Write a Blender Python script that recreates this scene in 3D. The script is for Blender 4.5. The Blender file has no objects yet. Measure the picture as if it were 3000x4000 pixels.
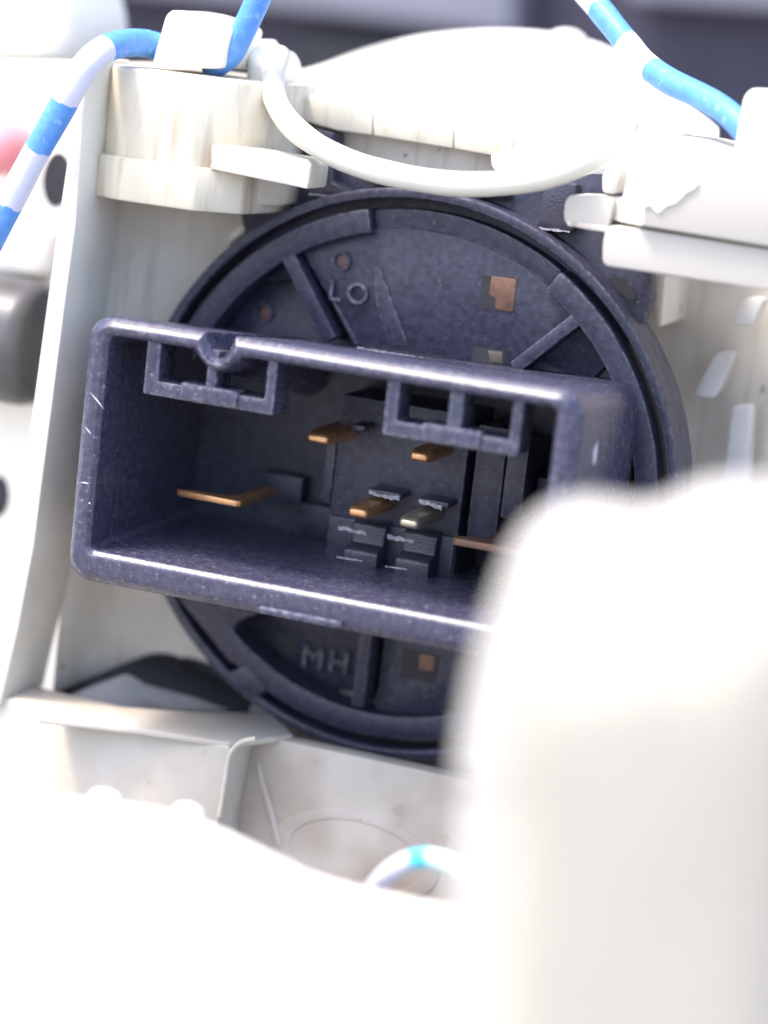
import bpy, bmesh, math, random
from math import sin, cos, radians, pi, hypot, atan2
from mathutils import Vector, Matrix, noise
random.seed(7)
S = 0.001                                   # everything below is in millimetres
sc = bpy.context.scene
COL = sc.collection

# ------------------------------------------------------------------ camera
F = 10920.0                                 # focal length in photo pixels (3000 x 4000)
CAM = Vector((63.9077, -196.6876, 36.4661))
FW = Vector((-0.30862117, 0.93208093, -0.189679)).normalized()
RT = Vector((0.93634104, 0.33279536, 0.11186023)).normalized()
UP = RT.cross(FW)
cd = bpy.data.cameras.new("camera"); cam = bpy.data.objects.new("camera", cd); COL.objects.link(cam)
cam.matrix_world = Matrix.Translation(CAM * S) @ Matrix((RT, UP, -FW)).transposed().to_4x4()
cd.sensor_fit = 'VERTICAL'; cd.sensor_height = 36; cd.lens = F * 36 / 4000
cd.clip_start = 0.005; cd.clip_end = 20
cd.dof.use_dof = True; cd.dof.focus_distance = 0.203; cd.dof.aperture_fstop = 15
sc.camera = cam

# ------------------------------------------------------------------ light
SUN = Vector((-0.30, -0.28, 0.90)).normalized()
w = bpy.data.worlds.new("World"); sc.world = w; w.use_nodes = True
nt = w.node_tree; bg = nt.nodes["Background"]
sky = nt.nodes.new("ShaderNodeTexSky"); sky.sky_type = 'NISHITA'; sky.sun_disc = False
sky.sun_elevation = math.asin(SUN.z); sky.sun_rotation = atan2(SUN.x, SUN.y)
sky.air_density = 0.9; sky.dust_density = 3.5; sky.ozone_density = 1.0
nt.links.new(sky.outputs[0], bg.inputs[0]); bg.inputs[1].default_value = 0.15
sd = bpy.data.lights.new("sun", 'SUN'); sd.energy = 1.0; sd.angle = radians(10); sd.color = (1.0, 0.945, 0.87)
so = bpy.data.objects.new("sun", sd); COL.objects.link(so); so.rotation_euler = SUN.to_track_quat('Z', 'Y').to_euler()
so.location = SUN * 0.6
sc.view_settings.view_transform = 'Standard'; sc.view_settings.look = 'None'
sc.view_settings.exposure = 1.95; sc.view_settings.gamma = 1


# ------------------------------------------------------------------ helpers
def P(px, py, y=None, x=None, z=None):
    """world point (mm) on a plane of the place, read off the photograph"""
    d = FW + RT * ((px - 1500) / F) - UP * ((py - 2000) / F)
    t = (y - CAM.y) / d.y if y is not None else ((x - CAM.x) / d.x if x is not None else (z - CAM.z) / d.z)
    return CAM + d * t

def mat(name, c1, c2=None, rough=0.45, scale=500, metal=0.0, bump=0.15, bscale=2500, specks=None, speck_t=0.62, speck_s=900,
        spec=0.5, sss=0.0, streak=None, coat=0.0, rvar=0.12, big=None, wear=None):
    m = bpy.data.materials.new(name); m.use_nodes = True
    n = m.node_tree.nodes; L = m.node_tree.links; b = n["Principled BSDF"]
    tc = n.new("ShaderNodeTexCoord")
    def nz(sc_, det=5, vec=None):
        q = n.new("ShaderNodeTexNoise"); q.inputs["Scale"].default_value = sc_; q.inputs["Detail"].default_value = det
        L.new(vec if vec else tc.outputs["Object"], q.inputs["Vector"]); return q
    def ramp(src, a, bb):
        r = n.new("ShaderNodeMapRange"); r.inputs[1].default_value = a; r.inputs[2].default_value = bb
        L.new(src, r.inputs[0]); return r.outputs[0]
    def mix(fac, A, B):
        x = n.new("ShaderNodeMix"); x.data_type = 'RGBA'
        L.new(fac, x.inputs[0])
        for s_, v in ((x.inputs[6], A), (x.inputs[7], B)):
            if isinstance(v, tuple): s_.default_value = (*v, 1)
            else: L.new(v, s_)
        return x.outputs[2]
    n1 = nz(scale)
    colr = mix(ramp(n1.outputs["Fac"], 0.35, 0.65), c1, c2 or c1)
    if big:
        colr = mix(ramp(nz(130, 3).outputs["Fac"], 0.42, 0.68), colr, big)
    if streak:
        mp = n.new("ShaderNodeMapping"); mp.inputs["Scale"].default_value = (1, 1, 0.12); L.new(tc.outputs["Object"], mp.inputs[0])
        colr = mix(ramp(nz(900, 6, mp.outputs[0]).outputs["Fac"], 0.54, 0.78), colr, streak)
    if specks:
        colr = mix(ramp(nz(speck_s, 8).outputs["Fac"], speck_t, speck_t + 0.05), colr, specks)
    if wear:                                # rubbed edges: where the rounded normal leaves the flat one, broken up by noise
        bv = n.new("ShaderNodeBevel"); bv.samples = 4; bv.inputs["Radius"].default_value = 0.0004
        ge = n.new("ShaderNodeNewGeometry"); dp = n.new("ShaderNodeVectorMath"); dp.operation = 'DOT_PRODUCT'
        L.new(bv.outputs[0], dp.inputs[0]); L.new(ge.outputs["Normal"], dp.inputs[1])
        e = n.new("ShaderNodeMapRange"); e.inputs[1].default_value = .995; e.inputs[2].default_value = .90; L.new(dp.outputs["Value"], e.inputs[0])
        mu = n.new("ShaderNodeMath"); mu.operation = 'MULTIPLY'; L.new(e.outputs[0], mu.inputs[0]); L.new(ramp(nz(2200, 6).outputs["Fac"], .42, .62), mu.inputs[1])
        colr = mix(mu.outputs[0], colr, wear)
    L.new(colr, b.inputs["Base Color"])
    rr = n.new("ShaderNodeMapRange"); rr.inputs[3].default_value = rough - rvar; rr.inputs[4].default_value = rough + rvar
    L.new(nz(scale * 1.7, 6).outputs["Fac"], rr.inputs[0]); L.new(rr.outputs[0], b.inputs["Roughness"])
    b.inputs["Metallic"].default_value = metal; b.inputs["Specular IOR Level"].default_value = spec
    b.inputs["Coat Weight"].default_value = coat
    if sss:
        b.inputs["Subsurface Weight"].default_value = sss; b.inputs["Subsurface Radius"].default_value = (1, .9, .7)
        b.inputs["Subsurface Scale"].default_value = 0.0015
    if bump:
        bp = n.new("ShaderNodeBump"); bp.inputs["Strength"].default_value = bump; bp.inputs["Distance"].default_value = 0.0001
        L.new(nz(bscale, 4).outputs["Fac"], bp.inputs["Height"]); L.new(bp.outputs[0], b.inputs["Normal"])
    return m

CREAM = mat("cream_plastic", (.66, .61, .49), (.61, .555, .435), .42, 260, specks=(.42, .36, .27), speck_t=.72, speck_s=700, streak=(.40, .33, .24), bump=.10)
CREAMW = mat("white_cream_plastic", (.86, .84, .77), (.84, .81, .73), .40, 200, bump=.05)
BLOCKC = mat("worn_grey_cream_plastic", (.58, .535, .465), (.53, .49, .425), .45, 150, big=(.47, .42, .35), specks=(.46, .41, .35), speck_t=.64, speck_s=620, bump=.5, bscale=1200)
AGED = mat("aged_beige_plastic", (.60, .54, .465), (.53, .475, .405), .5, 220, specks=(.42, .35, .28), speck_t=.66, speck_s=520, big=(.40, .325, .25), bump=.25)
GREYC = mat("inner_wall_plastic", (.78, .735, .655), (.72, .67, .59), .45, 190, big=(.62, .565, .48), streak=(.55, .50, .42), specks=(.30, .26, .21), speck_t=.70, speck_s=380, bump=.08)  # pale wall plastic with streaks and specks
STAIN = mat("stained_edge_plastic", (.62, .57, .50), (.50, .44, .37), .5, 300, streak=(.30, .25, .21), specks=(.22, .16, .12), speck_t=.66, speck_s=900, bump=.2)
WALLC = mat("side_wall_plastic", (.80, .76, .66), (.76, .72, .62), .42, 200, big=(.70, .66, .58), specks=(.40, .34, .25), speck_t=.74, speck_s=500, bump=.08)
BLACK = mat("black_plastic", (.018, .018, .038), (.040, .040, .070), .42, 1700, wear=(.15, .15, .18), specks=(.11, .11, .14), speck_t=.67, speck_s=2600, bump=.3, bscale=3500)
BLACKS = mat("black_satin_plastic", (.034, .034, .063), (.060, .060, .101), .28, 1500, wear=(.26, .26, .30), specks=(.17, .17, .20), speck_t=.62, speck_s=3000, bump=.24, bscale=6500)
COPPER = mat("copper", (.80, .45, .22), (.60, .32, .16), .40, 1200, metal=.85, bump=.2)
COPPERD = mat("dull_copper", (.22, .115, .075), (.15, .085, .06), .5, 1500, metal=.3, bump=.3)
BRASS = mat("tinned_brass", (.62, .55, .38), (.50, .46, .36), .35, 1400, metal=.8, bump=.2)
BLUE = mat("blue_insulation", (.10, .29, .68), (.075, .25, .64), .5, 1300, bump=.4, specks=(.20, .38, .68), speck_t=.62, speck_s=1500)
LILAC = mat("lilac_print_and_light_patch", (.60, .60, .72), (.56, .57, .70), .45, 700, bump=.2)
CYAN = mat("cyan_insulation", (.03, .50, .72), (.10, .60, .76), .4, 900, bump=.1)
PALECY = mat("pale_cyan_insulation", (.58, .83, .83), (.62, .85, .84), .4, 500, bump=.1)
GAPC = mat("gap_shade_grey", (.13, .125, .12), (.17, .16, .15), .5, 400)
CREAMR = mat("pale_grey_cream_plastic", (.48, .45, .40), (.455, .43, .38), .44, 160, specks=(.50, .45, .37), speck_t=.73, speck_s=600, bump=.06)
PATCHC = mat("pale_light_patch", (.56, .55, .54), (.52, .51, .50), .45, 200)
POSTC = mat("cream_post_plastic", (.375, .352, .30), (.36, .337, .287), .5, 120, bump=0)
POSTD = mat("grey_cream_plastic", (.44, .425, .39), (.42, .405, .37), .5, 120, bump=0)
GLINT = mat("painted_glint", (.46, .46, .50), (.20, .20, .24), .45, 3000)
BLACKG = mat("black_glossy_plastic", (.028, .028, .045), (.036, .036, .055), .2, 700, rvar=.08, bump=.5, bscale=5000)
SCRATCH = mat("grey_scratch", (.062, .062, .085), (.045, .045, .065), .5, 2500)
CABLE = mat("cream_cable_sheath", (.64, .62, .53), (.60, .575, .48), .38, 300, specks=(.50, .45, .36), speck_t=.70, speck_s=800, bump=.08)
PINK = mat("pink_rubber", (.80, .30, .34), (.76, .26, .30), .5, 400)
DARKM = mat("dark_grey_metal", (.080, .080, .084), (.058, .058, .062), .36, 300, metal=.05, bump=.1)
BLACKR = mat("black_rubber_and_shade", (.018, .018, .024), (.024, .024, .03), .6, 600)  # shared black: rubber and trim, painted darkness of holes, barrel edge shade
BACK = mat("dark_trim", (.036, .033, .058), (.044, .041, .066), .6, 60, big=(.030, .027, .050), bump=.05)
STRIP = mat("grey_trim", (.23, .23, .28), (.25, .25, .30), .55, 50, bump=.05)
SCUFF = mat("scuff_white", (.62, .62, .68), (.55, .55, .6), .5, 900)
UNSEEN_BENCH = mat("unseen_grey_bench", (.30, .29, .29), (.34, .33, .33), .6, 30)  # bench is out of view, its grey lightened to bounce light onto front faces
MOUND = mat("grey_barrel", (.42, .41, .42), (.50, .49, .50), .24, 200, metal=.2, bump=.05)

def finish(me, bm, bev=0.0, seg=2, ang=30):
    bmesh.ops.remove_doubles(bm, verts=bm.verts, dist=1e-5)
    bmesh.ops.recalc_face_normals(bm, faces=bm.faces)
    if bev:
        es = [e for e in bm.edges if len(e.link_faces) == 2 and e.calc_face_angle(0) > radians(ang)]
        bmesh.ops.bevel(bm, geom=es, offset=bev, segments=seg, profile=.5, affect='EDGES', clamp_overlap=True)
    bm.to_mesh(me); bm.free()
    for p in me.polygons: p.use_smooth = True
    me.set_sharp_from_angle(angle=radians(38))

def obj(name, bm, m, parent=None, bev=0.0, seg=2, mats=None, ang=30, **props):
    """bm holds world millimetres; the object's origin is its parent's, or its own base centre"""
    me = bpy.data.meshes.new(name)
    if parent is None:
        xs = [v.co for v in bm.verts]
        o0 = Vector(((min(v.x for v in xs) + max(v.x for v in xs)) / 2, (min(v.y for v in xs) + max(v.y for v in xs)) / 2, min(v.z for v in xs)))
    else:
        q = parent
        while q.parent: q = q.parent
        o0 = q.location / S
    finish(me, bm, bev, seg, ang)
    me.transform(Matrix.Scale(S, 4) @ Matrix.Translation(-o0))
    for mm in (mats or [m]): me.materials.append(mm)
    o = bpy.data.objects.new(name, me); COL.objects.link(o)
    if parent: o.parent = parent
    else: o.location = o0 * S
    for k, v in props.items(): o[k] = v
    return o

def thing(name, label, cat, loc, group=None):
    o = bpy.data.objects.new(name, None); COL.objects.link(o); o.location = Vector(loc) * S; o.empty_display_size = .002
    o['label'] = label; o['category'] = cat
    if group: o['group'] = group
    return o

def add_prism(bm, pts, yb):
    """pts: front outline (Vectors, any y); extruded straight back to y = yb"""
    a = [bm.verts.new(p) for p in pts]; b = [bm.verts.new((p.x, yb, p.z)) for p in pts]
    bm.faces.new(a); bm.faces.new(b[::-1]); n = len(a)
    for i in range(n): bm.faces.new((a[i], b[i], b[(i + 1) % n], a[(i + 1) % n]))
    return bm

def prism(pts, yf, yb, px=True):
    bm = bmesh.new()
    return add_prism(bm, [P(*q, y=yf) if px else Vector((q[0], yf, q[1])) for q in pts], yb)

def add_box(bm, x0, x1, y0, y1, z0, z1):
    vs = [bm.verts.new((x, y, z)) for x in (x0, x1) for y in (y0, y1) for z in (z0, z1)]
    for f in ((0, 1, 3, 2), (4, 6, 7, 5), (0, 4, 5, 1), (2, 3, 7, 6), (0, 2, 6, 4), (1, 5, 7, 3)): bm.faces.new([vs[i] for i in f])
    return bm
def box(*a): return add_box(bmesh.new(), *a)

def ring(cx, cz, r0, r1, y0, y1, n=128, a0=0.0, a1=360.0):
    bm = bmesh.new(); full = a1 - a0 >= 360
    k = n if full else n + 1; L = []
    for i in range(k):
        t = radians(a0 + (a1 - a0) * i / n); c, s = cos(t), sin(t)
        L.append([bm.verts.new((cx + r * c, y, cz + r * s)) for r, y in ((r0, y0), (r1, y0), (r1, y1), (r0, y1))])
    for i in range(n):
        A, B = L[i], L[(i + 1) % k]
        for j in range(4): bm.faces.new((A[j], A[(j + 1) % 4], B[(j + 1) % 4], B[j]))
    if not full: bm.faces.new(L[0]); bm.faces.new(L[-1][::-1])
    return bm

def disc(cx, cz, r, y0, y1, n=96, rx=None):
    bm = bmesh.new()
    return add_prism(bm, [Vector((cx + (rx or r) * cos(2 * pi * i / n), y0, cz + r * sin(2 * pi * i / n))) for i in range(n)], y1)

def smooth(pts, per=8):
    out = []
    for i in range(len(pts) - 1):
        p0 = pts[max(i - 1, 0)]; p1 = pts[i]; p2 = pts[i + 1]; p3 = pts[min(i + 2, len(pts) - 1)]
        for k in range(per):
            t = k / per
            out.append(0.5 * ((2 * p1) + (p2 - p0) * t + (2 * p0 - 5 * p1 + 4 * p2 - p3) * t * t + (3 * p1 - p0 - 3 * p2 + p3) * t ** 3))
    out.append(pts[-1]); return out

def tube(path, r, n=20, bm=None, caps=True, rr=None, wob=0.0):
    bm = bm or bmesh.new(); prev = None; rings = []
    nrm = None
    for i, p in enumerate(path):
        t = (path[min(i + 1, len(path) - 1)] - path[max(i - 1, 0)]).normalized()
        if nrm is None: nrm = t.orthogonal().normalized()
        nrm = (nrm - t * nrm.dot(t)).normalized(); bi = t.cross(nrm)
        R = (rr[i] if rr else r)
        if wob: R *= 1 + wob * noise.noise(p * .35)
        rings.append([bm.verts.new(p + nrm * R * cos(2 * pi * k / n) + bi * R * sin(2 * pi * k / n)) for k in range(n)])
    for a, b in zip(rings, rings[1:]):
        for k in range(n): bm.faces.new((a[k], a[(k + 1) % n], b[(k + 1) % n], b[k]))
    if caps: bm.faces.new(rings[0][::-1]); bm.faces.new(rings[-1])
    return bm

def pillow(pts, y_back, y_edge, y_front, centre, rings=7, smin=.25):
    """solid whose front bulges from its outline at y_edge to y_front"""
    bm = bmesh.new(); n = len(pts); R = []
    R.append([bm.verts.new((p.x, y_back, p.z)) for p in pts])
    for k in range(rings + 1):
        t = k / rings * pi / 2
        s = smin + (1 - smin) * cos(t); y = y_edge + (y_front - y_edge) * sin(t)
        R.append([bm.verts.new((centre.x + (p.x - centre.x) * s, y, centre.z + (p.z - centre.z) * s)) for p in pts])
    for a, b in zip(R, R[1:]):
        for i in range(n): bm.faces.new((a[i], a[(i + 1) % n], b[(i + 1) % n], b[i]))
    bm.faces.new(R[0][::-1]); bm.faces.new(R[-1])
    return bm

def rounded(pts, r, n=5):
    """round the corners of a closed outline of 2-D or pixel points"""
    out = []; m = len(pts)
    for i in range(m):
        p = Vector(pts[i]); a = Vector(pts[i - 1]) - p; b = Vector(pts[(i + 1) % m]) - p
        d = min(r, a.length * .45, b.length * .45); q0 = p + a.normalized() * d; q1 = p + b.normalized() * d
        for k in range(n + 1):
            t = k / n; out.append(tuple((1 - t) ** 2 * q0 + 2 * t * (1 - t) * p + t * t * q1))
    return out

# ------------------------------------------------------------------ the setting
o = obj('unseen_bench_top', box(-900, 900, -700, 900, -95, -80), UNSEEN_BENCH, kind='structure')
o = obj('backdrop', box(-420, 420, 130, 150, -80, 130), BACK, kind='structure')
def strip(pts, y, th, label, m):
    o = obj('trim_strip', prism(pts, y, y + th), m, bev=.8); o['label'] = label; o['category'] = 'trim strip'; return o
strip([(-600, -900), (2000, -900), (2000, 150), (1780, 112), (1290, 52), (1080, 28), (300, -60), (-600, -160)], 122, 7.6, 'wide pale grey trim strip behind the white dome, ending in a square right end', STRIP)
strip([(2440, -900), (4200, -900), (4200, 110), (3000, 34), (2440, -6)], 122, 7.6, 'pale grey trim strip at the top right behind the blue wire', STRIP)
strip([(1120, 190), (1180, 125), (1480, 160), (2300, 270), (2300, 420), (1120, 320)], 125, 4.6, 'narrow near-black trim strip low behind the white dome', BLACKR)

# ------------------------------------------------------------------ ignition switch
CX, CZ = -0.6, -0.8
sw = thing('ignition_switch', 'black round ignition switch with an open rectangular connector socket full of copper terminals', 'switch', (CX, 0, CZ - 22))
obj('base_plate', disc(CX, CZ, 19.6, 3.4, 9), BLACK, sw, bev=.2)
obj('rim_ring', ring(CX, CZ, 18.4, 20.2, 0, 8, a0=103, a1=418), BLACK, sw, bev=.18)
obj('rim_ring', ring(CX, CZ, 18.6, 20.1, 1.0, 8, n=40, a0=58.3, a1=102.7), BLACK, sw, bev=.12)
# the flat middle sector between the two upper spokes
mid = [(CX + 18.7 * cos(radians(a)), CZ + 18.7 * sin(radians(a))) for a in range(50, 125, 3)]
q_ = [P(*p, y=1.1) for p in ((1190, 1000), (1278, 1150), (1388, 1345))]
obj('sector_plate', prism(mid + [(p.x, p.z) for p in q_] + [(7.5, 8.2)], 1.1, 4, px=False), BLACK, sw, bev=.12)
for pl in ([(1282, 1152), (1302, 1160), (1402, 1345), (1380, 1345)], [(1455, 1040), (1485, 1045), (1595, 1350), (1520, 1350), (1470, 1200)]):
    obj('fin', prism(pl, .92, 1.6), BLACK, sw, bev=.1)
obj('rim_web', prism([(690, 2330), (1010, 2395), (930, 2425), (908, 2455), (925, 2505), (1010, 2585), (900, 2590)], .03, 4), BLACK, sw, bev=.14)
obj('rim_tab', prism([(875, 2635), (960, 2600), (1045, 2690), (985, 2742)], -.12, 4), BLACK, sw, bev=.16)
low = [(CX + 18.5 * cos(radians(a)), CZ + 18.5 * sin(radians(a))) for a in range(270, 330, 4)]
obj('sector_plate', prism([(-0.6, -8.4)] + [(-.6, -19)] + low + [(15.3, -8.4)], 1.7, 4, px=False), BLACK, sw, bev=.12)
def spoke(a, b, w_, yf=0.02):
    a, b = Vector((a[0], 0, a[1])), Vector((b[0], 0, b[1])); d = (b - a).normalized(); q = Vector((-d.z, 0, d.x)) * w_ / 2
    bm = bmesh.new(); add_prism(bm, [Vector((p.x, yf, p.z)) for p in (a + q, a - q, b - q, b + q)], 5)
    return obj('spoke', bm, BLACK, sw, bev=.14)
spoke((-11.9, 15.6), (-7.1, 8.7), 1.15)
spoke((11.9, 13.2), (7.5, 8.8), 1.0)
spoke((-1.6, -18.9), (-1.55, -8.4), 1.0)
# collar, stepped behind
obj('collar', ring(CX, CZ, 20.95, 21.7, -0.1, 4), BLACK, sw, bev=.2)
obj('collar', ring(CX, CZ, 21.2, 21.75, 2.6, 4.6), BLACK, sw, bev=.2)
# flange plate above the ring with two tabs
fl = [(940, 860), (930, 700), (1040, 640), (1060, 480), (1190, 500), (1310, 610), (1330, 655), (1500, 702), (2000, 745), (2250, 690), (2430, 600), (2450, 860), (2490, 1040), (2545, 1060), (2550, 1170), (2500, 1300), (2300, 1500), (1500, 1100), (1000, 1100)]
fp = obj('flange_plate', prism(fl, 2.6, 4), BLACK, sw, bev=.3)
for pts in ([(1215, 500), (1300, 520), (1298, 712), (1365, 742), (1372, 778), (1292, 768), (1200, 758), (1205, 640)],
            [(2120, 700), (2250, 720), (2250, 880), (2225, 912), (2150, 905), (2085, 890), (2110, 850)],
            [(1425, 690), (1700, 735), (1985, 752), (1978, 770), (1700, 755), (1440, 712)]):
    obj('tab', prism(pts, 1.2, 4), BLACKG, sw, bev=.25)
obj('slot', prism(rounded([(2375, 1090), (2430, 1085), (2490, 1150), (2470, 1180), (2400, 1130)], 15, 3), 2.45, 2.7), BLACKR, fp)

# shroud: outer and inner outlines walked together, with the keying notch in the top wall
X0, X1, Z0, Z1 = -19.7, 17.2, -9.3, 10.1
def shroud_loops():
    out, inn = [], []
    def arc(cx, cz, r, a0, a1, L, n=6):
        for i in range(n + 1):
            a = radians(a0 + (a1 - a0) * i / n); L.append((cx + r * cos(a), cz + r * sin(a)))
    R, ri = 1.8, .5; L, T, B, Rr = 1.75, 1.3, 2.4, 1.8
    arc(X0 + R, Z1 - R, R, 180, 90, out); arc(X0 + L + ri, Z1 - T - ri, ri, 180, 90, inn)
    n = 18
    for i in range(n + 1):                      # keying notch, a round-bottomed U
        t = i / n; u = 2 * t - 1
        out.append((-9.62 + 1.15 * u, Z1 - 1.75 * (1 - abs(u) ** 2.0))); inn.append((-9.62 + 1.85 * u, Z1 - T - 1.30 * (1 - abs(u) ** 1.9)))
    arc(X1 - R, Z1 - R, R, 90, 0, out); arc(X1 - Rr - ri, Z1 - T - ri, ri, 90, 0, inn)
    arc(X1 - R, Z0 + R, R, 0, -90, out); arc(X1 - Rr - ri, Z0 + B + ri, ri, 0, -90, inn)
    arc(X0 + R, Z0 + R, R, -90, -180, out); arc(X0 + L + ri, Z0 + B + ri, ri, -90, -180, inn)
    return [Vector((a, 0, b)) for a, b in out], [Vector((a, 0, b)) for a, b in inn]
so_, si_ = shroud_loops()
YF = -16.0
bm = bmesh.new(); rows = []
def row(d, y, inner=False):
    r_ = []
    for a, b in zip(so_, si_):
        f = min(d / (b - a).length, .55); p = b.lerp(a, f) if inner else a.lerp(b, f)
        r_.append(bm.verts.new((p.x, y, p.z)))
    rows.append(r_)
row(0, 3.3)
for v in rows[0]:
    if v.co.z > 6.5: v.co.z -= 2.3 - 1.0 * (v.co.x - X0) / (X1 - X0) + (1.8 if abs(v.co.x + 9.62) < 1.14 else 0)
for d, y in ((0, .85), (.03, .68), (.12, .52), (.60, .10), (.70, .03), (.80, 0)): row(d, YF + y)
for d, y in ((.50, 0), (.42, .02), (.33, .07), (.07, .30), (.02, .38), (0, .48)): row(d, YF + y, True)
row(0, 3.3, True)
for v in rows[-1]:
    if v.co.z > 6: v.co.z -= 2.3 - 1.0 * (v.co.x - X0) / (X1 - X0) + (1.8 if abs(v.co.x + 9.62) < 1.8 else 0)
n = len(so_)
for a, b in zip(rows, rows[1:] + rows[:1]):
    for i in range(n): bm.faces.new((a[i], a[(i + 1) % n], b[(i + 1) % n], b[i]))
sh = obj('connector_shroud', bm, BLACKS, sw)
obj('interior_floor', box(X0 + 1, X1 - 1, 3.2, 4.2, Z0 + 1, Z1 - 2.9), BLACK, sw)
# moulded lip under the socket mouth
bm = bmesh.new()
pz = [P(1020, 2300, y=-16.1), P(1345, 2372, y=-16.1), P(1345, 2418, y=-16.1), P(1020, 2362, y=-16.1)]
x0, x1 = pz[0].x, pz[1].x
add_box(bm, x0, x1, -16.35, -15.4, Z0 + .25, Z0 + .8)
obj('moulded_lip', bm, BLACKS, sh, bev=.2)
# latch frames hanging from the top wall
for (a, b, c, d, e, f) in ((-15.3, -14.2, -10.55, -9.75, -6.0, -5.25), (2.95, 3.9, 7.55, 8.6, 12.1, 12.85)):
    bm = bmesh.new(); zt = Z1 - 1.2; zb = 4.9; y0, y1 = -15.1, -12.2
    # E-shaped outline drawn as one polygon
    pl = [(a, zt), (a, zb), (f, zb), (f, zt), (e, zt), (e, zb + 1.05), (d, zb + 1.05), (d, zt), (c, zt), (c, zb + 1.05), (b, zb + 1.05), (b, zt)]
    add_prism(bm, [Vector((p[0], y0, p[1])) for p in pl], y1)
    for v in bm.verts:
        if v.co.y > -13 and v.co.z > 7: v.co.z -= .35
    fr = obj('latch_frame', bm, BLACKS, sw, bev=.16)
    bm = box(a + 3.0, f - 2.7, y0 - .28, y0 + 2, zb + .22, zb + 1.32)
    obj('latch_tab', bm, BLACKS, fr, bev=.13)
# raised blocks on the socket floor
for args in ((-4.7, 5.5, -2.4, 3.3, -7.2, 5.2), (-5.6, -4.75, -2.4, 3.3, -3.2, 2.2), (8.6, 10.2, -2.7, 3.3, -1.9, 3.8), (6.0, 8.3, -2.0, 3.3, -4.6, 4.6),
             (10.5, 15, -.6, 3.3, -5, 1.2), (-12, -8.6, 1.6, 3.4, -4.6, -2.4), (-9, -5.7, 2.0, 3.4, -6.9, -4.4)):
    obj('floor_block', box(*args), BLACK, sw, bev=.15)
obj('key_ledge', box(-4.6, 5.4, -2.7, -1, -7.5, -3.95), BLACK, sw, bev=.15)
for x0, x1 in ((-2.3, .35), (1.75, 4.4)):
    bm = bmesh.new()
    prof = [(-1, -3.75), (-3.4, -3.75), (-3.8, -4.0), (-3.8, -5.4), (-4.8, -5.55), (-5.1, -5.85), (-5.1, -7.5), (-1, -7.5)]
    A = [bm.verts.new((x0, y, z)) for y, z in prof]; Bv = [bm.verts.new((x1, y, z)) for y, z in prof]
    bm.faces.new(A); bm.faces.new(Bv[::-1])
    for i in range(len(prof)): bm.faces.new((A[i], Bv[i], Bv[(i + 1) % len(prof)], A[(i + 1) % len(prof)]))
    obj('key_rib', bm, BLACKG, sw, bev=.16)
# terminals
def terminal(x0, x1, z, ytip, yb, m, th=.92, label=None, taper=.28):
    bm = bmesh.new(); h = th / 2; w_ = (x1 - x0)
    sec = [(yb, 1, 1), (ytip + 1.3, 1, 1), (ytip + .5, .94, .9), (ytip + .12, .8, .62), (ytip, .6, .35)]
    rws = []
    for y, fw_, fh in sec:
        cx = (x0 + x1) / 2; hw = w_ / 2 * fw_; hh = h * fh
        rws.append([bm.verts.new((cx + hw * cos(t) ** 1 if False else cx + sx * hw, y, z + sz * hh)) for sx, sz in
                    ((-1, -.45), (-.8, -1), (.8, -1), (1, -.45), (1, .45), (.8, 1), (-.8, 1), (-1, .45)) for t in (0,)])
    for a, b in zip(rws, rws[1:]):
        for i in range(8): bm.faces.new((a[i], a[(i + 1) % 8], b[(i + 1) % 8], b[i]))
    bm.faces.new(rws[0][::-1]); bm.faces.new(rws[-1])
    o = obj('terminal', bm, m, sw)
    if label: o['label'] = label
    return o
terminal(-5.25, -3.35, 2.55, -8.0, -1, COPPER)
terminal(2.75, 4.35, 2.5, -8.0, -1, COPPER)
terminal(-1.35, .35, -2.3, -8.3, -1, COPPER)
terminal(2.6, 4.3, -2.4, -8.3, -1, BRASS, label='pale tin plated terminal')
def blade(pl, z, th, m, label):
    bm = bmesh.new(); A = [bm.verts.new((x, y, z + th / 2)) for x, y in pl]; Bv = [bm.verts.new((x, y, z - th / 2)) for x, y in pl]
    bm.faces.new(A); bm.faces.new(Bv[::-1])
    for i in range(len(pl)): bm.faces.new((A[i], Bv[i], Bv[(i + 1) % len(pl)], A[(i + 1) % len(pl)]))
    o = obj('terminal', bm, m, sw, bev=.1); o['label'] = label
blade([(-14.9, -8.0), (-14.5, -8.25), (-9.9, -8.5), (-9.6, -8.2), (-9.4, -1), (-10.6, -1), (-10.8, -6.9), (-14.6, -7.6)], -3.2, .5, COPPER, 'wide thin copper blade on the left')
blade([(6.8, -8.0), (7.1, -8.3), (12.4, -8.3), (12.7, -8.0), (12.7, -6.6), (10.4, -6.4), (10.2, -1), (9.0, -1), (8.8, -6.6), (6.9, -7.2)], -3.1, .55, COPPERD, 'wide dull copper blade on the right')
# glossy collars round the pin roots, their bevels catch the light
for x0, x1, z in ((-1.2, 1.5, -1.55), (2.75, 5.2, -1.6), (-3.0, -1.9, 3.0)):
    obj('terminal_collar', box(x0, x1, -4.6, -2, z, z + .5), BLACKG, sw, bev=.18)
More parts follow.
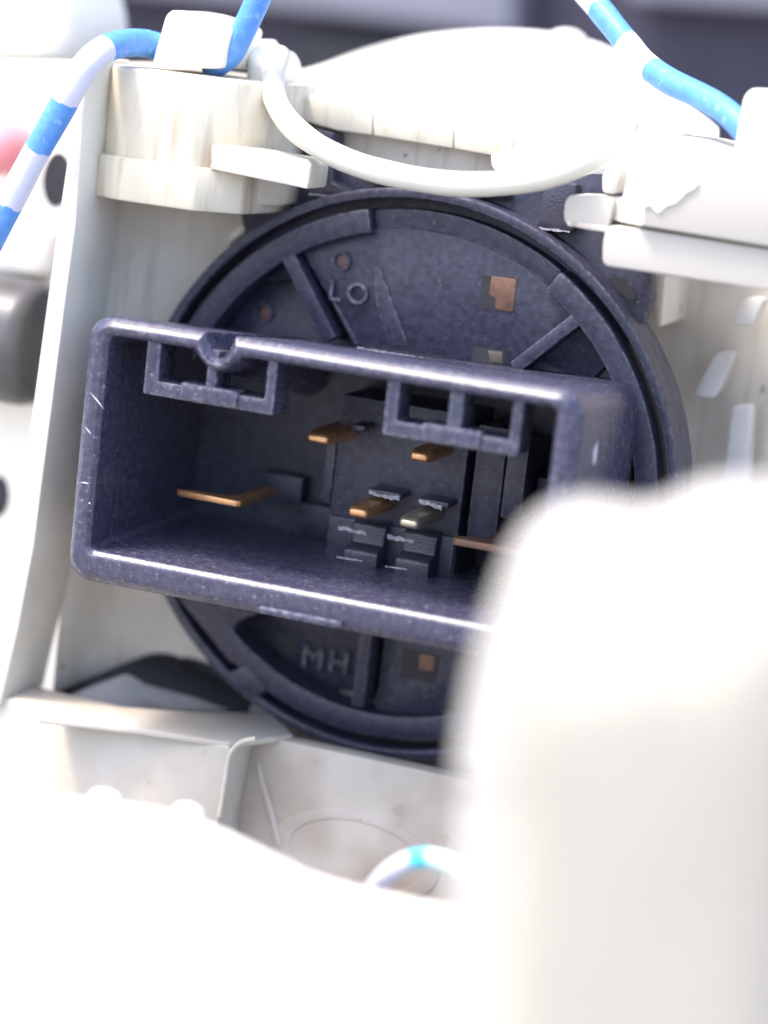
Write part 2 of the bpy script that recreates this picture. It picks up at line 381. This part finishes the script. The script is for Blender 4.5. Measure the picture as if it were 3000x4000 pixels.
# contact windows and rivet heads on the plate
def window(pts, y, m, inner):
    bm = bmesh.new(); w0 = prism(pts, y - .03, y + .6); o = obj('contact_window', w0, BLACKR, sw)
    obj('contact', prism(inner, y - .06, y + .3), m, o, bev=.03)
window([(1885, 1075), (2020, 1085), (2005, 1222), (1870, 1205)], 1.1, COPPERD, [(1920, 1078), (2018, 1090), (2003, 1218), (1935, 1208), (1935, 1165), (1910, 1150)])
window([(1850, 1355), (1970, 1370), (1965, 1425), (1840, 1412)], 1.1, mat("dim_contact", (.09, .08, .06)), [(1905, 1368), (1962, 1375), (1960, 1420), (1915, 1415)])
window([(1575, 2530), (1720, 2560), (1700, 2672), (1560, 2645)], 1.7, COPPERD, [(1640, 2555), (1700, 2566), (1692, 2625), (1635, 2615)])
for (px, py, r, y) in ((1345, 1022, .52, 1.1), (1042, 1222, .55, 3.4), (2310, 1415, .6, 3.4)):
    c = P(px, py, y=y)
    o = obj('rivet_socket', ring(c.x - .2, c.z, r * 1.05, r * 1.5, y - .25, y + .2, 24), BLACK, sw, bev=.05)
    obj('rivet', disc(c.x, c.z, r, y - .12, y + .2, 24), mat("rivet_red", (.17, .085, .07), (.12, .07, .06), .55, 900), o, bev=.1)
c = P(1120, 2520, y=3.4); obj('pin_hole_shade', disc(c.x, c.z, .9, 3.36, 3.8, 28), BLACKR, sw)  # black disc paints the dark inside the hole
# embossed letters
def letters(txt, px, py, y, size):
    cu = bpy.data.curves.new("letters", 'FONT'); cu.body = txt; cu.size = size; cu.extrude = .3; cu.align_x = 'CENTER'; cu.align_y = 'CENTER'; cu.space_character = 1.25; cu.resolution_u = 3
    t = bpy.data.objects.new("t", cu); COL.objects.link(t)
    bpy.context.view_layer.update()
    me = bpy.data.meshes.new_from_object(t.evaluated_get(bpy.context.evaluated_depsgraph_get()))
    bpy.data.objects.remove(t)
    bm = bmesh.new(); bm.from_mesh(me); p = P(px, py, y=y)
    bmesh.ops.transform(bm, matrix=Matrix.Translation(p) @ Matrix.Rotation(pi / 2, 4, 'X'), verts=bm.verts)
    return obj('embossed_letters', bm, BLACKS, sw)
letters("LO", 1365, 1145, 1.05, 2.3)
letters("MH", 1275, 2580, 3.3, 2.5)
# a small step where the socket leaves the plate
st = P(1390, 1352, y=-.6); st2 = P(1735, 1412, y=-.6)
obj('socket_step', box(st.x, st2.x, -1.2, 1.5, st.z - .8, st.z - .02), BLACKG, sh, bev=.2)
# pale strips that paint glints on collars, ribs, tabs and step
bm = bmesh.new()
def glint(a, b, y, n_, h, wd=.07):
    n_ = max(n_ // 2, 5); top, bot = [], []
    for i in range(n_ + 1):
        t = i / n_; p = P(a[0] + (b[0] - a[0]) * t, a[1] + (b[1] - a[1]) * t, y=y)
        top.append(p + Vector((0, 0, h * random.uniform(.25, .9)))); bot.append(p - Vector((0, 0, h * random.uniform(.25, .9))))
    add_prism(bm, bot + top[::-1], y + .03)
glint((1440, 1925), (1560, 1950), -4.66, 22, .26); glint((1635, 1955), (1725, 1985), -4.66, 18, .30)
glint((1320, 2060), (1430, 2085), -3.86, 18, .22); glint((1512, 2095), (1615, 2115), -3.86, 20, .24)
glint((1315, 2175), (1415, 2192), -5.16, 16, .09); glint((1505, 2212), (1590, 2225), -5.16, 14, .09)
glint((1205, 757), (1368, 776), 1.1, 34, .14, .09); glint((2092, 890), (2225, 905), 1.1, 26, .13, .09)
glint((1395, 1358), (1735, 1414), -1.28, 60, .11, .10)
obj('glint_marks', bm, GLINT, sw, kind='stuff')
# scuffs and grime specks
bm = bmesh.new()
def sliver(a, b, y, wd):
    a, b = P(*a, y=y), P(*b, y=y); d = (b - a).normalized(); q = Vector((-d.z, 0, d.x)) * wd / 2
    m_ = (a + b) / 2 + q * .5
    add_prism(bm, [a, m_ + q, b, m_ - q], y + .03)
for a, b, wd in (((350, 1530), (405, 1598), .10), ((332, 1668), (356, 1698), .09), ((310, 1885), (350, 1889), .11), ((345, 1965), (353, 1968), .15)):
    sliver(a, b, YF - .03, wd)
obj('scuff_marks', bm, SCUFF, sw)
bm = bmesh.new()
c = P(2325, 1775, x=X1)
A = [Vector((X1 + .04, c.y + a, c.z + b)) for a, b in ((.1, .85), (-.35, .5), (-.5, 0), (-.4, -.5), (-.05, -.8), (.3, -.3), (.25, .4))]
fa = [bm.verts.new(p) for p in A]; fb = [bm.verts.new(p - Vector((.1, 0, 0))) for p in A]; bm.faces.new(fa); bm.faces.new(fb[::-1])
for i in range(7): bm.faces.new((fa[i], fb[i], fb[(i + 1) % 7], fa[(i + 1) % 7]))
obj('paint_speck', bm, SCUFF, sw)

# ------------------------------------------------------------------ cream housing round the switch
hs = thing('switch_housing', 'cream plastic column housing whose walls surround the black switch', 'housing', (-20, 5, -60))
wall = [(345, 230), (328, 420), (312, 640), (296, 876), (248, 1230), (203, 1580), (132, 2130), (72, 2450), (22, 2660), (0, 2760),
        (-90, 2760), (-40, 2560), (40, 2200), (128, 1580), (175, 1230), (222, 876), (258, 640), (300, 230)]
obj('side_wall', prism(wall, -10, -2.5), WALLC, hs, bev=.22)
# inner wall curving from the side wall round behind the switch
bm = bmesh.new(); prof = []
for x, y in ((-25.0, -2.6), (-24.4, 0), (-23.6, 1.8), (-22.4, 3.2), (-20.5, 4.4), (-17, 5.6), (-12, 6.6), (-6, 7.4)): prof.append((x, y))
N = len(prof); g = []
for z in (-24, -12, 0, 10, 19.5): g.append([bm.verts.new((x - (.9 if z < -10 else 0), y, z)) for x, y in prof])
g2 = []
for z in (-24, -12, 0, 10, 19.5): g2.append([bm.verts.new((x - 1.2, y + 1.5, z)) for x, y in prof])
for G, fl_ in ((g, 0), (g2, 1)):
    for i in range(4):
        for j in range(N - 1):
            q = (G[i][j], G[i][j + 1], G[i + 1][j + 1], G[i + 1][j]); bm.faces.new(q if not fl_ else q[::-1])
for i in range(4):
    for j in (0, N - 1): bm.faces.new((g[i][j], g[i + 1][j], g2[i + 1][j], g2[i][j]))
for j in range(N - 1):
    for i in (0, 4): bm.faces.new((g[i][j], g[i][j + 1], g2[i][j + 1], g2[i][j]))
obj('inner_wall', bm, GREYC, hs)
obj('wall_light_patch', prism([(395, 715), (520, 735), (510, 815), (395, 800)], 2.2, 9), LILAC, hs, bev=.3)  # pale raised pieces in place of soft light on the wall
obj('wall_light_patch', prism([(515, 735), (620, 745), (620, 775), (515, 770)], 3, 9), LILAC, hs, bev=.2)
obj('wall_light_patch', prism([(905, 905), (990, 845), (960, 900), (880, 960)], 4.2, 10), CREAMW, hs, bev=.15)
# right hand interior wall
bm = bmesh.new(); g = []
prof = [(10, 17), (18, 17), (23, 16), (26, 14), (28, 12.4), (31, 10.5), (36, 8)]
for z in (-32, -10, 6, 23): g.append([[bm.verts.new((x, y + d, z)) for x, y in prof] for d in (0, 1.6)])
for i in range(3):
    for j in range(len(prof) - 1):
        bm.faces.new((g[i][0][j], g[i][0][j + 1], g[i + 1][0][j + 1], g[i + 1][0][j])); bm.faces.new((g[i][1][j], g[i + 1][1][j], g[i + 1][1][j + 1], g[i][1][j + 1]))
    for j in (0, -1): bm.faces.new((g[i][0][j], g[i + 1][0][j], g[i + 1][1][j], g[i][1][j]))
for i in (0, 3):
    for j in range(len(prof) - 1): bm.faces.new((g[i][0][j], g[i][0][j + 1], g[i][1][j + 1], g[i][1][j]))
obj('inner_wall', bm, GREYC, hs)
obj('wall_rib', prism([(2545, 1070), (2600, 1078), (2585, 1280), (2555, 1270)], 9, 22), GREYC, hs, bev=.3)
def light_patch(pts, y, tilt=1.2):  # pale raised piece standing in for a bright reflection on the wall
    bm = prism(rounded(pts, 25, 4), y, y + 3)
    zs = [v.co.z for v in bm.verts]; z0, z1 = min(zs), max(zs)
    for v in bm.verts:
        if v.co.y < y + 1: v.co.y += tilt * (v.co.z - z0) / (z1 - z0)
    return obj('wall_light_patch', bm, PATCHC, hs, bev=.5, seg=3)
light_patch([(2895, 1165), (2975, 1168), (2935, 1275), (2855, 1270)], 11); light_patch([(2780, 1385), (2860, 1385), (2790, 1560), (2710, 1545)], 12.6); light_patch([(2845, 1590), (2925, 1590), (2905, 1990), (2810, 1990)], 11)
# left panel with black discs painting the dark of its openings
obj('left_panel', prism([(-900, 220), (330, 240), (330, 900), (300, 3000), (-900, 3000)], 6, 9), CREAMW, hs, bev=.3)
obj('panel_boss', pillow([P(*q, y=4.5) for q in rounded([(-250, 905), (170, 880), (215, 900), (175, 1090), (-250, 1090)], 40)], 6, 5.2, 4, P(-20, 990, y=5), 4), CREAMW, hs)
c = P(222, 702, y=5.9); obj('opening', disc(c.x, c.z, 2.15, 5.9, 6.4, 40, rx=1.2), BLACKR, hs, label='black disc painting the dark of an oval opening')
c = P(-12, 1940, y=5.9); obj('opening', disc(c.x, c.z, 1.75, 5.9, 6.4, 40, rx=1.05), BLACKR, hs, label='black disc painting the dark of a round opening')
# lower bracket
rp = [(930, 2905), (985, 2868), (1150, 2900), (1500, 2975), (2100, 3105), (2500, 3200), (2500, 4300), (780, 4300), (880, 3150)]
lb = obj('lower_bracket', prism(rp, -5, -3.2), AGED, hs, bev=.3)
bk = [(-300, 2720), (60, 2730), (300, 2790), (560, 2850), (890, 2912), (905, 2925), (880, 3060), (850, 3220), (780, 4200), (-300, 4200)]
obj('bracket_block', prism(bk, -9.5, -5), BLOCKC, hs, bev=.35)
zt = P(600, 2842, y=-9.6).z
sp = [P(150, 2800, z=zt), P(290, 2745, z=zt), P(660, 2775, z=zt), P(1065, 2793, z=zt), P(1145, 2868, z=zt), P(900, 2900, z=zt), P(560, 2848, z=zt)]
bm = bmesh.new(); A = [bm.verts.new(p) for p in sp]; Bv = [bm.verts.new(p - Vector((0, 0, .5))) for p in sp]; bm.faces.new(A); bm.faces.new(Bv[::-1])
for i in range(len(sp)): bm.faces.new((A[i], Bv[i], Bv[(i + 1) % len(sp)], A[(i + 1) % len(sp)]))
obj('shelf', bm, BLOCKC, hs, bev=.12)
obj('flash_line', tube(smooth([P(*q, y=-9.6) for q in ((1000, 2885), (940, 2900), (897, 2950), (880, 3050), (858, 3190))], 6), .20, 10, wob=.3), BLOCKC, hs)
obj('rib', tube(smooth([P(*q, y=-5.1) for q in ((1008, 2975), (1025, 3060), (1062, 3180), (1090, 3300))], 6), .28, 10, rr=[.12 + .22 * i / 18 for i in range(19)], wob=.3), BLOCKC, lb)
c = P(1385, 3345, y=-5)
bm = ring(0, 0, 5.2, 6.8, 0.06, .4, 64)
bmesh.ops.transform(bm, matrix=Matrix.Translation((c.x, -5.2, c.z)) @ Matrix.Diagonal((1, 1, .52, 1)), verts=bm.verts)
obj('boss_ring', bm, AGED, lb, bev=.35, seg=3)
# pieces behind: bracket floor and gap plate, coloured dark for the gap's shade
obj('gap_shade_floor', box(-22, 34, 6, 26, -42, -19.5), GAPC, hs, bev=.3)
obj('gap_shade_plate', prism([(1000, 2700), (2500, 2700), (2500, 3300), (900, 3000)], 3, 5.5), GAPC, hs)

# grey mound of the lock barrel
mp = [(70, 2785), (160, 2730), (290, 2672), (430, 2615), (540, 2572), (640, 2556), (740, 2566), (830, 2605), (930, 2670), (1050, 2740), (1180, 2800), (1180, 2835), (650, 2815), (70, 2800)]
lk = thing('lock_barrel', 'grey lock barrel with edge shade made as a black rim behind the cream shelf, lower left of switch', 'lock barrel', (-16, -2, -20))
def slant(px): return 9.0 * min(max((px - 250) / 450, 0), 1)
def slanted(pts, y, r):
    q = rounded(pts, r, 4); return [P(a, b, y=y + slant(a)) for a, b in q], [slant(a) for a, b in q]
pts, off = slanted(mp, -3.6, 60); bm = bmesh.new()
fa = [bm.verts.new(p) for p in pts]; fb = [bm.verts.new((p.x, p.y + 2.5, p.z)) for p in pts]; bm.faces.new(fa); bm.faces.new(fb[::-1])
for i in range(len(pts)): bm.faces.new((fa[i], fb[i], fb[(i + 1) % len(pts)], fa[(i + 1) % len(pts)]))
obj('edge_shade_rim', bm, BLACKR, lk, bev=.3, seg=3)  # black strip takes the place of shade along the barrel's top edge
mg = [(150, 2795), (250, 2728), (330, 2690), (430, 2652), (540, 2614), (640, 2598), (740, 2607), (830, 2645), (930, 2712), (1040, 2765), (1120, 2812), (650, 2825), (150, 2812)]
pts, off = slanted(mg, -3.7, 70); cc = P(640, 2790, y=-3.7 + slant(640))
bm = pillow([Vector((p.x, 0, p.z)) for p in pts], -3, -3.7, -5.0, cc, 8, .12)
bm.verts.ensure_lookup_table()
for i, v in enumerate(bm.verts): v.co.y += off[i % len(pts)]
obj('barrel', bm, MOUND, lk)

# ------------------------------------------------------------------ left wire block
lbk = thing('wire_block', 'cream faceted wire block at the upper left with a white cap and two blue wires', 'wire block', (-19, 0, 18))
def plan(pts, z0, z1, drop=0.0):
    """vertical prism from a plan outline; its top and foot follow x by drop per mm"""
    bm = bmesh.new()
    a = [bm.verts.new((x, y, z0)) for x, y in pts]; b = [bm.verts.new((x, y, z1)) for x, y in pts]
    bm.faces.new(a[::-1]); bm.faces.new(b); n_ = len(a)
    for i in range(n_): bm.faces.new((a[i], a[(i + 1) % n_], b[(i + 1) % n_], b[i]))
    return bm
obj('body', plan([(-26.6, 0), (-26.4, -4.2), (-24.9, -5.2), (-23.7, -6.6), (-21.8, -7.6), (-16.5, -7.6), (-13.6, -5.2), (-11.8, -1.5), (-11.8, 6), (-26.6, 6)], 18.2, 27.3), CREAM, lbk, bev=.3)
obj('skirt', plan([(-25.6, -1), (-25.2, -6.0), (-23.7, -7.3), (-21.8, -8.0), (-15.9, -8.0), (-13.0, -5.4), (-12.4, -1.0), (-12.4, 4), (-25.6, 4)], 17.6, 20.8), CREAM, lbk, bev=.25)
obj('groove_rib', plan([(-25.0, -4.6), (-24.4, -5.9), (-24.0, -5.9), (-24.0, -4.6)], 20.9, 27.1), STAIN, lbk, bev=.1)
obj('cap', prism(rounded([(590, 262), (648, 60), (672, 38), (760, 52), (850, 80), (912, 112), (860, 268)], 22, 4), -5, 1), CREAMW, lbk, bev=.6, seg=3)
obj('lug', prism([(822, 572), (840, 562), (1200, 625), (1216, 645), (1204, 738), (1180, 735), (822, 655)], -7.2, -3.4), CREAM, lbk, bev=.3)
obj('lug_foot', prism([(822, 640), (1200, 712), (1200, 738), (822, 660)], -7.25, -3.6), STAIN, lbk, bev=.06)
obj('side_lobe', pillow([P(*q, y=2) for q in rounded([(985, 340), (985, 160), (1015, 150), (1045, 195), (1090, 200), (1122, 250), (1110, 340), (1080, 400), (1010, 400)], 30, 4)], 5, 2.4, -.5, P(1050, 290, y=2), 5, .3), CREAMW, lbk)

# ------------------------------------------------------------------ right wire block
rbk = thing('wire_block', 'cream wire block at the upper right with a stepped lower edge and a broken lug', 'wire block', (22, 0, 18))
obj('body', prism([(2520, 535), (2680, 552), (2850, 592), (3000, 622), (3500, 700), (3500, 1040), (3000, 965), (2508, 884)], -8, 4), CREAMR, rbk, bev=.25)
bm = prism([(2462, 516), (2560, 532), (2510, 886), (2362, 868), (2366, 790), (2400, 775)], -7.8, 3)
for v in bm.verts:
    if v.co.y < -7 and v.co.x < P(2470, 700, y=-8).x: v.co.y += 2.2
obj('facet', bm, CREAMW, rbk, bev=.15)
obj('step', prism(rounded([(2368, 880), (2520, 896), (3000, 972), (3500, 1050), (3500, 1215), (3000, 1136), (2650, 1082), (2352, 1038), (2352, 950)], 28, 4), -7.3, 2), CREAMR, rbk, bev=.45, seg=3)
obj('lug', prism(rounded([(2206, 792), (2225, 762), (2300, 765), (2400, 778), (2372, 905), (2310, 900), (2215, 880), (2202, 850)], 14, 3), -6.4, -2.6), CREAMR, rbk, bev=.3)
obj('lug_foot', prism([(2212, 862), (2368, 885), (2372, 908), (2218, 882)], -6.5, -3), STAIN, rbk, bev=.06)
obj('peg', prism([(2350, 680), (2395, 630), (2430, 640), (2400, 762), (2350, 752)], -4, 0), CREAMW, rbk, bev=.25)
obj('cap', prism(rounded([(2866, 600), (2905, 380), (2935, 345), (3300, 370), (3300, 680)], 25, 4), -5, 2), CREAMW, rbk, bev=.6, seg=3)
obj('flash_line', tube(smooth([P(*q, y=-8.1) for q in ((2516, 806), (2545, 798), (2572, 826), (2600, 800), (2640, 786), (2680, 745), (2705, 735), (2725, 712))], 2), .13, 8), CREAMW, rbk)

# ------------------------------------------------------------------ white dome with its lip
dm = thing('dome_cover', 'white domed cover above the black switch with a seamed front lip', 'cover', (2, 12, 22))
lip = [(1090, 330), (1150, 352), (1290, 400), (1460, 432), (1750, 495), (2000, 535), (2300, 580), (2600, 620), (2800, 640)]
arc = [(1128, 335), (1190, 300), (1300, 242), (1480, 178), (1700, 132), (2000, 116), (2280, 150), (2520, 260), (2740, 440), (2800, 500)]
def resample(pts, n_):
    q = smooth([Vector((a, b, 0)) for a, b in pts], 8); d = [0]
    for a, b in zip(q, q[1:]): d.append(d[-1] + (b - a).length)
    out = []; j = 0
    for i in range(n_):
        t = d[-1] * i / (n_ - 1)
        while j < len(d) - 2 and d[j + 1] < t: j += 1
        out.append(q[j].lerp(q[j + 1], (t - d[j]) / (d[j + 1] - d[j])))
    return out
NL = 40; la, aa = resample(lip, NL), resample(arc, NL)
bm = bmesh.new(); G = []; M_ = 14
for k in range(M_ + 1):
    t = k / M_; rw = []
    for a, b in zip(la, aa):
        p = P(a.x, a.y, y=2.5); q = P(b.x, b.y, y=26); v = p.lerp(q, t); v.z += 1.0 * sin(pi * t)
        rw.append(bm.verts.new(v))
    G.append(rw)
rw = [bm.verts.new((v.co.x, 28, v.co.z - 3)) for v in G[-1]]; G.append(rw)
G.append([bm.verts.new((v.co.x, 28, 20)) for v in G[-1]]); G.append([bm.verts.new((v.co.x, 6, v.co.z - 1.6)) for v in G[0]]); G.append([bm.verts.new((v.co.x, 2.5, v.co.z - 1.3)) for v in G[0]])
for a, b in zip(G, G[1:] + G[:1]):
    for i in range(NL - 1): bm.faces.new((a[i], a[i + 1], b[i + 1], b[i]))
bm.faces.new([r[0] for r in G]); bm.faces.new([r[-1] for r in G][::-1])
obj('shell', bm, CREAMW, dm, bev=0)
bm = pillow([P(*q, y=8) for q in rounded([(1600, 420), (1750, 300), (2000, 262), (2250, 300), (2430, 420), (2520, 560), (2000, 520)], 80, 5)], 12, 8.5, 6.6, P(2050, 420, y=8), 5, .4)
segs = [((1150, 372), (1455, 438), (1452, 528), (1310, 508), (1180, 470)), ((1461, 439), (1770, 498), (1768, 580), (1458, 529)), ((1776, 499), (2010, 540), (1985, 640), (1930, 612), (1910, 605), (1774, 581))]
for s_ in segs: obj('lip_segment', prism(list(s_), 2.2, 5), CREAM, dm, bev=.12)
obj('lip_segment', prism([(2010, 540), (2600, 620), (2560, 700), (2060, 690), (1985, 650)], 2.6, 6), CREAMW, dm, bev=.3)
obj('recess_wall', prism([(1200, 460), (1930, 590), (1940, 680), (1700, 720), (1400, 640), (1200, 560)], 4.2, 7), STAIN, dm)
obj('post', prism([(1915, 596), (2050, 612), (2110, 665), (2080, 720), (1960, 700), (1915, 650)], 1.8, 4), CREAMW, dm, bev=.3)
bm = bmesh.new(); bmesh.ops.create_uvsphere(bm, u_segments=24, v_segments=12, radius=1, matrix=Matrix.Translation(P(2215, 165, y=24)) @ Matrix.Diagonal((1.7, 1.5, 1.15, 1)))
obj('knob', bm, CREAMW, dm)

# ------------------------------------------------------------------ cables and wires
def wire(name, label, cat, pts, r, bands=None, m=None, group=None, per=10, wob=.05, skip=0):
    """pts: (px, py, depth); bands: (first, last fraction, material index)"""
    path = smooth([P(a, b, y=c) for a, b, c in pts], per)
    bm = tube(path, r, 20, wob=wob)
    o = obj(name, bm, m, mats=m if isinstance(m, list) else [m])
    o['label'] = label; o['category'] = cat
    if group: o['group'] = group
    if bands:
        me = o.data; d = [0]
        for a, b in zip(path, path[1:]): d.append(d[-1] + (b - a).length)
        nseg = len(path) - 1
        for p in me.polygons:
            i = min(p.vertices) // 20 if len(p.vertices) == 4 else (0 if min(p.vertices) < 20 else nseg - 1)
            c = p.center + o.location; c /= S
            j = min(range(nseg), key=lambda q: ((path[q] + path[q + 1]) / 2 - c).length)
            u = ((d[j] + d[j + 1]) / 2 - d[skip * per]) / (d[-1] - d[skip * per]) + .006 * noise.noise(c * .9) + .004 * sin((min(p.vertices) % 20) / 20 * 2 * pi)
            for a, b, k in bands:
                if a <= (u if u >= 0 else u % .5) < b: p.material_index = k
    return o
BL = [BLUE, LILAC]
wire('cable', 'thick cream cable sagging in a loop in front of the white dome', 'cable',
     [(1092, 215, 1), (1066, 300, -1.5), (1078, 395, -4), (1150, 500, -6), (1300, 602, -7), (1500, 673, -7.5), (1780, 718, -7.5), (2050, 706, -7.5), (2250, 648, -7), (2390, 560, -5), (2450, 490, -2)], .89, m=CABLE)
wire('wire', 'blue wire with lilac bands running down the left edge from the white cap', 'wire',
     [(640, 190, -3), (560, 168, -4.5), (470, 172, -7.5), (395, 200, -10), (330, 262, -11.6), (285, 340, -12), (230, 440, -12), (150, 580, -12), (80, 710, -12), (10, 850, -12), (-70, 1010, -12), (-150, 1180, -12)], 1.02,
     bands=[(0, .24, 0), (.24, .42, 1), (.42, .56, 0), (.56, .72, 1), (.72, .88, 0), (.88, 1.1, 1)], m=BL, group='banded blue wires', per=24)
wire('wire', 'short plain blue wire rising from the left block to the top edge', 'wire',
     [(830, 262, -2), (868, 238, -3), (905, 205, -3.5), (940, 140, -4), (975, 70, -4), (1010, -10, -4), (1050, -120, -4), (1090, -250, -4), (1140, -500, 2), (1180, -900, 18), (1150, -1500, 50), (1080, -2300, 100)], .95, m=[BLUE], group='banded blue wires')
wire('wire', 'blue wire with a lilac band crossing the dark top right corner', 'wire',
     [(1500, -2000, 100), (1750, -1250, 60), (1960, -700, 30), (2090, -400, 15), (2180, -190, 10), (2260, -60, 9), (2330, 20, 8), (2390, 95, 7), (2450, 170, 6), (2520, 250, 4), (2620, 320, 2), (2730, 372, 0), (2830, 432, -2), (2900, 500, -3), (2960, 580, -3)], .95,
     bands=[(0, .22, 1), (.22, .37, 0), (.37, .53, 1), (.53, 1.1, 0)], m=BL, group='banded blue wires', per=24, skip=4)
wire('wire', 'thin white wire with a cyan half arching between the foreground cover and post', 'wire',
     [(1400, 3620, -30), (1450, 3490, -31), (1520, 3410, -32), (1600, 3362, -32), (1680, 3352, -32), (1760, 3378, -32), (1840, 3440, -32), (1900, 3530, -32), (1930, 3640, -32)], .62,
     bands=[(0, .49, 0), (.49, .565, 1), (.565, 1.1, 2)], m=[LILAC, CYAN, PALECY], per=16)

# ------------------------------------------------------------------ pieces at the left edge
tp = rounded([(-500, -300), (235, -300), (262, -60), (288, 40), (296, 100), (290, 165), (262, 250), (-500, 270)], 40, 4)
o = obj('corner_boss', pillow([P(*q, y=12) for q in tp], 22, 12, 8, P(-80, 0, y=12), 6, .35), CREAMW); o['label'] = 'out of focus white boss in the top left corner, above the pink plug'; o['category'] = 'boss'
c = P(-22, 575, y=3)
bm = pillow([Vector((c.x + 2.15 * cos(2 * pi * i / 40), 3, c.z + 2.15 * sin(2 * pi * i / 40))) for i in range(40)], 6, 3, 1.2, c, 6, .3)
o = obj('pink_plug', bm, PINK); o['label'] = 'blurred pink rubber plug at the left edge beside the banded wire'; o['category'] = 'plug'
ky = 2.0; a = P(-600, 1235, y=ky); b = P(168, 1345, y=ky); rad = 5.0
kb = thing('barrel_knob', 'dark grey cylindrical knob lying at the left edge beside the cream side wall', 'knob', (b.x - 4, ky, b.z - rad))
xb = b.x; zc = P(80, 1335, y=ky).z
bm = bmesh.new(); prof = [(xb - 14, rad), (xb - 1.2, rad), (xb - .6, rad - .15), (xb - .2, rad - .5), (xb, rad - 1.0)]
path = [Vector((q[0], ky, zc)) for q in prof]
obj('barrel', tube(path, 1, 56, bm=bm, rr=[q[1] for q in prof]), DARKM, kb)
bm = bmesh.new()
obj('band', tube([Vector((xb - 9 + q, ky, zc)) for q in (0, .15, 3.2, 3.35)], 1, 56, bm=bm, rr=[rad - .1, rad + .12, rad + .12, rad - .1]), BLACKR, kb)

# ------------------------------------------------------------------ foreground
fc = thing('foreground_cover', 'big out of focus white cover filling the bottom left in front', 'cover', (-20, -55, -79))
edge = [(-900, 3000), (-300, 3035), (0, 3062), (350, 3095), (700, 3148), (900, 3215), (1100, 3312), (1250, 3385), (1400, 3432), (1700, 3498), (2000, 3560), (2600, 3690), (3400, 3900)]
E_ = smooth([P(*q, y=-38) for q in edge], 5)
sec = [(0, -60, 0), (0, -2.5, 0), (-.5, -.7, 0), (-1.4, 0, 0), (-5, .2, 0), (-10, -1.2, 0), (-16, -4.5, 0), (-22, -9.5, 0), (-27, -17, 0), (-30, -27, 0), (-31, -45, 0)]
bm = bmesh.new(); G = []
for dy, dz, _ in sec:
    G.append([bm.verts.new((p.x, p.y + dy, max(p.z + dz, -79) if dz > -50 else -79)) for p in E_])
G.append([bm.verts.new((p.x, p.y - 31, -79)) for p in E_])
for a, b in zip(G, G[1:] + G[:1]):
    for i in range(len(E_) - 1): bm.faces.new((a[i], a[i + 1], b[i + 1], b[i]))
bm.faces.new([r[0] for r in G]); bm.faces.new([r[-1] for r in G][::-1])
obj('shell', bm, CREAMW, fc)
for px, py, s_ in ((410, 3112, .9), (735, 3168, .9)):
    bm = bmesh.new(); bmesh.ops.create_uvsphere(bm, u_segments=18, v_segments=10, radius=1, matrix=Matrix.Translation(P(px, py + 8, y=-38.5)) @ Matrix.Diagonal((s_ * 1.1, .7, s_ * .62, 1)))
    obj('nub', bm, CREAMW, fc)
fpst = thing('foreground_post', 'blurred white plastic post with a two humped top at the right front', 'post', (38, -74, -79))
def down(pts, y, zb=-79):
    """outline whose last two points drop to the bench"""
    L = [P(*q, y=y) for q in pts]; L[0].z = zb; L[-1].z = zb; return L
core = [(2060, 4500), (2065, 3400), (2070, 2700), (2085, 2450), (2125, 2260), (2195, 2140), (2285, 2085), (2380, 2075), (2500, 2092), (2580, 2085), (2680, 2035), (2800, 1990), (2920, 1985), (3060, 1990), (3300, 2060), (3700, 2400), (3700, 4500)]
cp = smooth(down(core, -78), 4)
ctr = P(2620, 3100, y=-78)
obj('shaft', pillow(cp, -75, -79, -88, ctr, 12, .42), POSTC, fpst)
flg = [(1760, 4500), (1775, 3500), (1790, 3000), (1850, 2620), (1920, 2380), (1972, 2230), (2040, 2080), (2140, 1995), (2260, 1965), (2420, 1985), (2540, 1990), (2660, 1930), (2800, 1895), (2960, 1900), (3300, 1980), (3800, 2400), (3800, 4500)]
obj('flange', pillow(smooth(down(flg, -71.5), 4), -70, -71.5, -74.5, P(2620, 3100, y=-71.5), 6, .6), POSTD, fpst)
